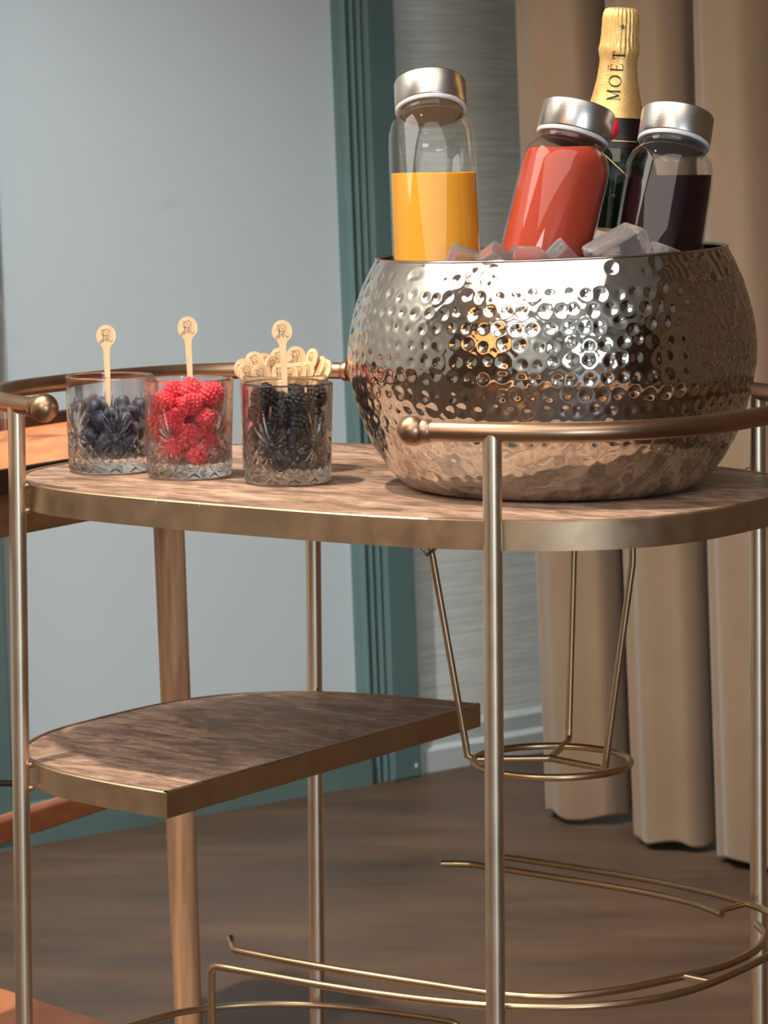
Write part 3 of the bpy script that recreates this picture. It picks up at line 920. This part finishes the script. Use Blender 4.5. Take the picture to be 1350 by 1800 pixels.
# lettering reads upwards: u = reading direction, letter tops point to -v
LET = MB()
fn = on_foil(.0005)
def stroke(p, w): LET.ribbon(p, w, fn)
def letter(u0, wid, hgt, vb, kind):
    def P(a, b): return (u0 + a * wid, vb - b * hgt)
    def ln(a, b, w, n_=6):
        A, B = np.array(P(*a)), np.array(P(*b))
        stroke([A + (B - A) * i / n_ for i in range(n_ + 1)], w)
    T_, t2 = .0015, .0006
    if kind == 'M':
        ln((.12, 0), (.08, 1), t2); ln((.08, 1), (.5, .05), T_); ln((.5, .05), (.92, 1), t2); ln((.90, 0), (.92, 1), T_)
        for x in (.1, .9): ln((x - .13, 0), (x + .13, 0), t2, 2)
        ln((-.02, 1), (.14, 1), t2, 2); ln((.86, 1), (1.04, 1), t2, 2)
    if kind == 'O':
        LET.ribbon([P(.5 + .5 * cos(a), .5 + .5 * sin(a)) for a in np.linspace(0, 2 * pi, 29)[:-1]], [.0005 + .0010 * abs(cos(a)) for a in np.linspace(0, 2 * pi, 29)[:-1]], fn, closed=True)
    if kind == 'E':
        ln((.2, 0), (.2, 1), T_); ln((.05, 0), (.9, 0), t2); ln((.05, 1), (.85, 1), t2); ln((.2, .52), (.7, .52), t2)
        ln((.9, 0), (.95, .2), t2, 2); ln((.85, 1), (.9, .82), t2, 2); ln((.7, .42), (.7, .62), t2, 2)
        for x in (.32, .68): ln((x - .08, 1.22), (x + .08, 1.22), .0012, 2)
    if kind == 'T':
        ln((.5, 0), (.5, 1), T_); ln((0, 1), (1, 1), t2 * 1.2); ln((0, 1), (.02, .78), t2, 2); ln((1, 1), (.98, .78), t2, 2); ln((.3, 0), (.7, 0), t2, 2)
letter(.2320, .0086, .0118, .0015, 'M')
letter(.2443, .0092, .0112, .0022, 'O')
letter(.2578, .0066, .0112, .0032, 'E')
letter(.2688, .0064, .0108, .0042, 'T')
tx = LET.obj('lettering', MAT['black'], champ, normals=False)
star = MB()
fs_ = on_foil(.0012)
pts5 = [((.0030 if i % 2 == 0 else .0012) * cos(pi / 2 + i * pi / 5), (.0030 if i % 2 == 0 else .0012) * sin(pi / 2 + i * pi / 5)) for i in range(10)]
star.add([fs_(.2975 + y, .001 + x) for x, y in pts5] + [fs_(.2975, .001)], [(i, (i + 1) % 10, 10) for i in range(10)])
star.obj('star', MAT['black'], champ, normals=False)
# black neck label with gold edges, red seal, paper body label
nl = MB().lathe([(prof_r(z, .0007), z) for z in np.linspace(.190, .2168, 9)], 56).obj('neck_label', MAT['black'], champ, normals=False)
def on_body(off):
    def fn(u, v):
        r = prof_r(u, off); a = -pi / 2 + v / r
        return (r * cos(a), r * sin(a), u)
    return fn
sl = MB(); fb = on_body(.0022)
sl.add([fb(.2080 + .0105 * sin(a), -.0088 + .0105 * cos(a)) for a in np.linspace(0, 2 * pi, 25)[:-1]] + [fb(.208, -.0088)], [(i, (i + 1) % 24, 24) for i in range(24)])
so = sl.obj('seal', MAT['seal'], champ, normals=False); so.modifiers.new('t', 'SOLIDIFY').thickness = .0012
so['label'] = 'round red seal'
ge = MB(); fg = on_body(.0011)
ge.ribbon([(.196 - .0 * i, -.004 + .0026 * i) for i in range(10)], .0008, fg)
ge.ribbon([(.188 - .0022 * i, -.016 + .0026 * i) for i in range(12)], .0009, fg)
ge.obj('gold_line', MAT['gold'], champ, normals=False)
lb = MB(); fl = on_body(.0004)
nv, nu = 14, 10
lb.add([fl(.020 + .098 * i / nu, -.055 + .11 * j / nv) for i in range(nu + 1) for j in range(nv + 1)],
       [(i * (nv + 1) + j, i * (nv + 1) + j + 1, (i + 1) * (nv + 1) + j + 1, (i + 1) * (nv + 1) + j) for i in range(nu) for j in range(nv)])
lbo = lb.obj('body_label', MAT['label'], champ, normals=False)
ge2 = MB(); ge2.ribbon([(.1175, -.055 + .11 * j / 14) for j in range(15)], .0014, on_body(.0008)); ge2.obj('label_border', MAT['gold'], lbo, normals=False)

# ================================================================== tumblers of fruit
TR, TRB, THT = .0410, .0388, .0890
def cut_tumbler():
    nz, na = 150, 420
    zs = np.linspace(0.0, THT, nz)
    th = np.linspace(0, 2 * pi, na, endpoint=False)
    rad = TRB + (TR - TRB) * (zs / THT)
    rad = rad - .0022 * np.clip(1 - zs / .0035, 0, 1) ** 2 - .0012 * np.clip((zs - THT + .0016) / .0016, 0, 1) ** 2
    Rm = np.repeat(rad[:, None], na, 1)
    Zg, Tg = np.meshgrid(zs, th, indexing='ij')
    cut = np.zeros_like(Rm)
    R0 = .040
    def seg(th0, z0, th1, z1, w, dep):
        s = ((Tg - th0 + pi) % (2 * pi) - pi) * R0
        ds, dz = ((th1 - th0)) * R0, z1 - z0
        l2 = ds * ds + dz * dz
        t = np.clip((s * ds + (Zg - z0) * dz) / l2, 0, 1)
        dist = np.hypot(s - t * ds, (Zg - z0) - t * dz)
        ww = w * (1.0 - .72 * abs(2 * t - .9) ** 1.5)
        c_ = np.clip(1 - dist / np.maximum(ww, 1e-4), 0, 1) * dep
        np.maximum(cut, c_, out=cut)
    NSTAR = 6
    for i in range(NSTAR):
        a0 = 2 * pi * i / NSTAR
        zc = .034
        for ang, ln_ in ((90, .036), (76, .033), (104, .033), (61, .029), (119, .029), (44, .024), (136, .024), (20, .014), (160, .014), (-22, .013), (202, .013), (-48, .02), (228, .02), (-70, .016), (250, .016), (-90, .014)):
            g_ = radians(ang)
            s1, z1 = .0035 * cos(g_), .0035 * sin(g_)
            seg(a0 + s1 / R0, zc + z1, a0 + ln_ * cos(g_) / R0, zc + ln_ * sin(g_), .0020, .0017)
        am = a0 + pi / NSTAR
        for o_ in (-.0085, 0, .0085):
            seg(am + (o_ - .012) / R0, .008, am + (o_ + .012) / R0, .037, .0016, .0011)
            seg(am + (o_ + .012) / R0, .008, am + (o_ - .012) / R0, .037, .0016, .0011)
        for o_ in (0, pi / NSTAR):
            seg(a0 + o_ - .16, .0015, a0 + o_ + .16, .012, .0016, .0011); seg(a0 + o_ + .16, .0015, a0 + o_ - .16, .012, .0016, .0011)
    Rm = Rm - cut
    V = np.stack([Rm * np.cos(th), Rm * np.sin(th), Zg], -1).reshape(-1, 3).tolist()
    F = []
    ix = lambda i, j: i * na + j % na
    for i in range(nz - 1):
        for j in range(na):
            F.append((ix(i, j), ix(i, j + 1), ix(i + 1, j + 1), ix(i + 1, j)))
    # bottom with a shallow punt, rounded lip, inner wall and inner floor
    def ring(r, z):
        b = len(V); V.extend([(r * cos(a), r * sin(a), z) for a in th]); return b
    prev = 0
    for r, z in ((TRB - .006, 0.0), (TRB - .009, .0016)):
        b = ring(r, z)
        F.extend([(prev + (j + 1) % na, prev + j, b + j, b + (j + 1) % na) for j in range(na)]); prev = b
    V.append((0, 0, .0022)); c_ = len(V) - 1
    F.extend([(prev + (j + 1) % na, prev + j, c_) for j in range(na)])
    prev = (nz - 1) * na
    for r, z in ((TR - .0022, THT + .0002), (TR - .0032, THT - .0006), (TR - .0034, THT - .003), (.0366, .06), (.0356, .03), (.0346, .017), (.0325, .0135), (.025, .0122)):
        b = ring(r, z)
        F.extend([(prev + j, prev + (j + 1) % na, b + (j + 1) % na, b + j) for j in range(na)]); prev = b
    V.append((0, 0, .0118)); c_ = len(V) - 1
    F.extend([(prev + j, prev + (j + 1) % na, c_) for j in range(na)])
    me = bpy.data.meshes.new('tumbler'); me.from_pydata(V, [], F)
    me.polygons.foreach_set('use_smooth', [True] * len(me.polygons))
    me.set_sharp_from_angle(angle=radians(32))
    me.materials.append(MAT['tumbler'])
    return me
tum = cut_tumbler()
def inner_r(z): return float(np.interp(z, [.0135, .017, .03, .06, .086], [.0322, .0346, .0356, .0366, .0374]))
GLASS = [((-.2560, 2.9035), 'cut-glass tumbler of blueberries at the left end of the cart', radians(-78)),
         ((-.1794, 2.8526), 'cut-glass tumbler heaped with red raspberries, middle of the row', radians(-110)),
         ((-.0877, 2.7986), 'cut-glass tumbler of glossy blackberries nearest the steel bucket', radians(-110)),
         ((-.0936, 2.8960), 'cut-glass tumbler of spare stirrers hidden behind the blackberries', radians(-85))]
PZ = PLATE + .0002
for (x, y), lab, rz in GLASS:
    o = bpy.data.objects.new('tumbler', tum); COL.objects.link(o)
    o.location = (x, y, PZ); o.rotation_euler = (0, 0, rz)
    tag(o, lab, 'tumbler', 'cut-glass tumblers on the cart top')

# ------------------------------------------------------------------ berries
def ico(r, sub=1):
    bm = bmesh.new(); bmesh.ops.create_icosphere(bm, subdivisions=sub, radius=r)
    vs = [tuple(v.co) for v in bm.verts]; fs = [tuple(v.index for v in f.verts) for f in bm.faces]
    bm.free(); return vs, fs
def blueberry_mesh(seed):
    r = random.Random(seed)
    n, rows_ = 24, 14
    prof = []
    R = .0072
    for k_ in range(rows_ + 1):
        t = pi * k_ / rows_
        prof.append((R * sin(t), -R * .88 * cos(t)))
    prof = prof[:-2] + [(.0031, .0066), (.0026, .0073), (.0021, .0066), (.0014, .0058), (0, .0056)]
    prof[0] = (0, prof[0][1])
    mb = MB().lathe(prof, n)
    mb.v = [(x * (1 + .05 * sin(5 * atan2(y, x)) * (z > .0069)), y, z + (.0006 * cos(5 * atan2(y, x)) if z > .0069 else 0)) for x, y, z in mb.v]
    return mb.mesh('blueberry', MAT['blueberry'], angle=60)
def drupe_mesh(name, R, H, dr, n, mat, seed, hollow=False):
    r = random.Random(seed)
    mb = MB(); base = ico(1.0, 2)
    mb.add([(x * (R - dr * .8), y * (R - dr * .8), z * (H - dr * .8)) for x, y, z in base[0]], base[1])
    g = pi * (3 - sqrt(5))
    for i in range(n):
        z = 1 - 2 * (i + .5) / n
        rr_ = sqrt(1 - z * z); a = g * i
        c = (rr_ * cos(a) * (R - dr * .75) * (1 - .12 * z), rr_ * sin(a) * (R - dr * .75) * (1 - .12 * z), z * (H - dr * .6))
        q_ = dr * r.uniform(.92, 1.1)
        mb.add([(c[0] + x * q_, c[1] + y * q_, c[2] + zz * q_) for x, y, zz in base[0]], base[1])
    return mb.mesh(name, mat, angle=80, normals=False)
def pack(n, rad, floor_z, top_z, seed, rod=None, tries=700):
    """drop balls one by one into the tumbler, each to the lowest free place"""
    r = np.random.default_rng(seed)
    P = np.zeros((0, 3)); out = []
    for k_ in range(n):
        best = None
        for _ in range(tries):
            a = r.uniform(0, 2 * pi); m_ = .0376 - rad - .0002
            q_ = m_ * sqrt(r.uniform(0, 1))
            x, y = q_ * cos(a), q_ * sin(a)
            z = floor_z + rad
            if len(P):
                d2 = (P[:, 0] - x) ** 2 + (P[:, 1] - y) ** 2
                h = np.where(d2 < 4 * rad * rad, P[:, 2] + np.sqrt(np.maximum(4 * rad * rad - d2, 0)), -1)
                z = max(z, h.max())
            if q_ > inner_r(z) - rad - .0004: continue
            if rod is not None:
                dx, dy = x - rod[0], y - rod[1]
                if z + rad > rod[2] and abs(dy) < rad + .0022 and abs(dx) < rad + .0032 and (abs(dy) < .0014 or abs(dx) < .003 or (abs(dx) - .003) ** 2 + (abs(dy) - .0014) ** 2 < rad * rad): continue
            if best is None or z < best[2] - 1e-6: best = (x, y, z)
        if best is None or best[2] + rad > top_z: continue
        P = np.vstack([P, best]); out.append(best)
    return out
def fill(gi, meshes, name, label, cat, group, pts):
    (gx, gy), _, _ = GLASS[gi]
    for i, (x, y, z) in enumerate(pts):
        o = bpy.data.objects.new(name, meshes[i % len(meshes)]); COL.objects.link(o)
        o.location = (gx + x, gy + y, PZ + z)
        o.rotation_euler = (random.uniform(-1.5, 1.5), random.uniform(-1.5, 1.5), random.uniform(0, 6.2))
        tag(o, label, cat, group)
bbm = [blueberry_mesh(1)]
fill(0, bbm, 'blueberry', 'ripe dusty blueberry among others in the left-end glass', 'blueberry', 'blueberries in the left glass', pack(120, .0072, .0132, .0685, 3, (0.0, -.012, .064)))
rbm = [drupe_mesh('raspberry', .0098, .0108, .0021, 74, MAT['raspberry'], s_) for s_ in (1, 2)]
fill(1, rbm, 'raspberry', 'soft red raspberry in the heaped middle glass', 'raspberry', 'raspberries in the middle glass', pack(70, .0095, .0132, .0905, 5, (0.001, .004, .070)))
kbm = [drupe_mesh('blackberry', .0099, .0112, .0026, 56, MAT['blackberry'], s_) for s_ in (4, 5)]
fill(2, kbm, 'blackberry', 'glossy dark blackberry in the glass nearest the bucket', 'blackberry', 'blackberries in the glass by the bucket', pack(70, .0094, .0132, .0900, 11, (-.003, .004, .070)))

# ------------------------------------------------------------------ stirrers
def stick_outline(length=.100):
    """head centre at z = 0, stem hangs down; 19 x 21 mm oval head"""
    pts = []
    hw, hh = .0092, .0100
    for a in np.linspace(radians(-58), radians(238), 30):
        pts.append((hw * cos(a), hh * sin(a)))
    # pts run from lower right, over the top, to lower left
    left = [(-.0036, -.0110), (-.0031, -.0130), (-.0029, -.0170), (-.0022, -length * .6), (-.0019, -length + .003), (-.0012, -length)]
    return pts + left + [(-x, z) for x, z in left[::-1]]
SO = stick_outline()
def stick_mesh():
    mb = MB(); n = len(SO); t = .0009
    mb.add([(x, -t, z) for x, z in SO] + [(x, t, z) for x, z in SO], [tuple(range(n)), tuple(range(2 * n - 1, n - 1, -1))] + [(i, n + i, n + (i + 1) % n, (i + 1) % n) for i in range(n)])
    return mb.mesh('stirrer', MAT['stick'], smooth=False)
STM = stick_mesh()
def mono_mesh():
    mb = MB(); u = .0453e-3
    fn = lambda a, b: ((a - 605) * u, -.00105, -(b - 395) * u)
    W = 10.5
    def s(pts, w=W, k_=5): mb.ribbon(spline(pts, k_), w, fn)
    s([(508, 262), (535, 278), (600, 266), (645, 264), (672, 300), (672, 345), (645, 383), (600, 388), (548, 394)])
    s([(590, 302), (545, 298), (510, 335), (518, 372), (548, 394)])
    s([(548, 325), (550, 390), (546, 455)])
    s([(556, 330), (560, 400), (556, 440)], 7)
    s([(508, 462), (520, 485), (560, 488), (592, 465), (598, 420)])
    s([(520, 455), (560, 476)], 9)
    s([(640, 388), (652, 440), (678, 500), (708, 522), (727, 500), (722, 480)])
    s([(622, 412), (626, 455), (624, 500)], 11)
    s([(612, 488), (625, 505), (640, 488)], 9, 3)
    s([(548, 508), (530, 524), (505, 496), (475, 505), (468, 532), (490, 550), (505, 538)], 11)
    for cx_, cy_, r_ in ((612, 335, 13), (682, 408, 9)):
        mb.add([fn(cx_ + r_ * cos(a), cy_ + r_ * sin(a)) for a in np.linspace(0, 2 * pi, 9)[:-1]], [tuple(range(8))])
    return mb.mesh('monogram', MAT['ink'], smooth=False, normals=False)
MON = mono_mesh()
def stirrer(head, lean, yaw, label, pitch=0.0):
    """head: head centre; lean: tilt in the picture plane (to the right); yaw: turn about its own stem"""
    root = thing('stirrer', label, 'stirrer', group='pale wooden stirrers with a printed monogram')
    o = bpy.data.objects.new('stick', STM); COL.objects.link(o); o.parent = root
    p = bpy.data.objects.new('monogram', MON); COL.objects.link(p); p.parent = root
    R = Matrix.Rotation(pitch, 4, 'X') @ Matrix.Rotation(lean, 4, 'Y') @ Matrix.Rotation(yaw, 4, 'Z')
    root.matrix_world = Matrix.Translation(Vector(head)) @ R
    return root
# in the three fruit glasses
stirrer((-.2576, 2.8915, PLATE + .1262), -.022, 0.0, 'upright pale stirrer stuck in the glass of blueberries')
stirrer((-.1800, 2.8566, PLATE + .1354), -.040, 0.0, 'upright pale stirrer stuck in the glass of raspberries')
stirrer((-.0920, 2.8026, PLATE + .1348), -.042, 0.0, 'upright pale stirrer stuck in the glass of blackberries')
# spare ones fanned out in the tumbler behind the blackberries: (x, y from that glass, z over the top, lean, yaw, pitch)
(g4x, g4y) = GLASS[3][0]
SPARE = [
    (-.0368, -.004, .0940, -.40, .25, .0, 'spare stirrer leaning furthest to the left over the glass rim'),
    (-.0335, -.012, .0915, -.36, .55, .06, 'spare stirrer in front of the leftmost, print half turned away'),
    (-.0270, .004, .1000, -.33, .45, -.08, 'spare stirrer behind the leftmost pair, edge showing above them'),
    (-.0205, -.017, .0895, -.24, .35, .10, 'low spare stirrer at the front left of the bundle'),
    (-.0175, .010, .0980, -.22, .75, -.1, 'spare stirrer turned sideways left of the centre of the bundle'),
    (-.0110, -.002, .0960, -.14, .9, -.02, 'thin edge-on spare stirrer just left of the upright blackberry stick'),
    (-.0045, .014, .1025, -.10, .1, -.08, 'spare stirrer with its print partly behind the upright blackberry stick'),
    (.0110, .004, .1045, .06, .0, -.03, 'tallest spare stirrer, monogram facing the front in full'),
    (-.0030, -.019, .0905, .02, -.6, .12, 'low spare stirrer at the front centre of the bundle'),
    (.0065, -.0195, .0905, .10, -.6, .12, 'second low spare stirrer from the front centre towards the bucket'),
    (.0145, -.018, .0915, .17, -.65, .10, 'third low spare stirrer from the front centre towards the bucket'),
    (.0215, -.014, .0920, .24, -.7, .08, 'fourth low spare stirrer from the front centre towards the bucket'),
    (.0255, .008, .1020, .22, -.95, -.05, 'narrow spare stirrer right of the tallest, print squeezed by its turn'),
    (.0330, .002, .0955, .34, -1.1, .0, 'edge-on spare stirrer sloping out towards the bucket'),
    (.0375, -.004, .0930, .40, -.85, .02, 'spare stirrer leaning furthest towards the bucket'),
]
for x, y, z, ln_, yw, pt, lab in SPARE:
    stirrer((g4x + x, g4y + y, PLATE + z), ln_, yw, lab, pt)
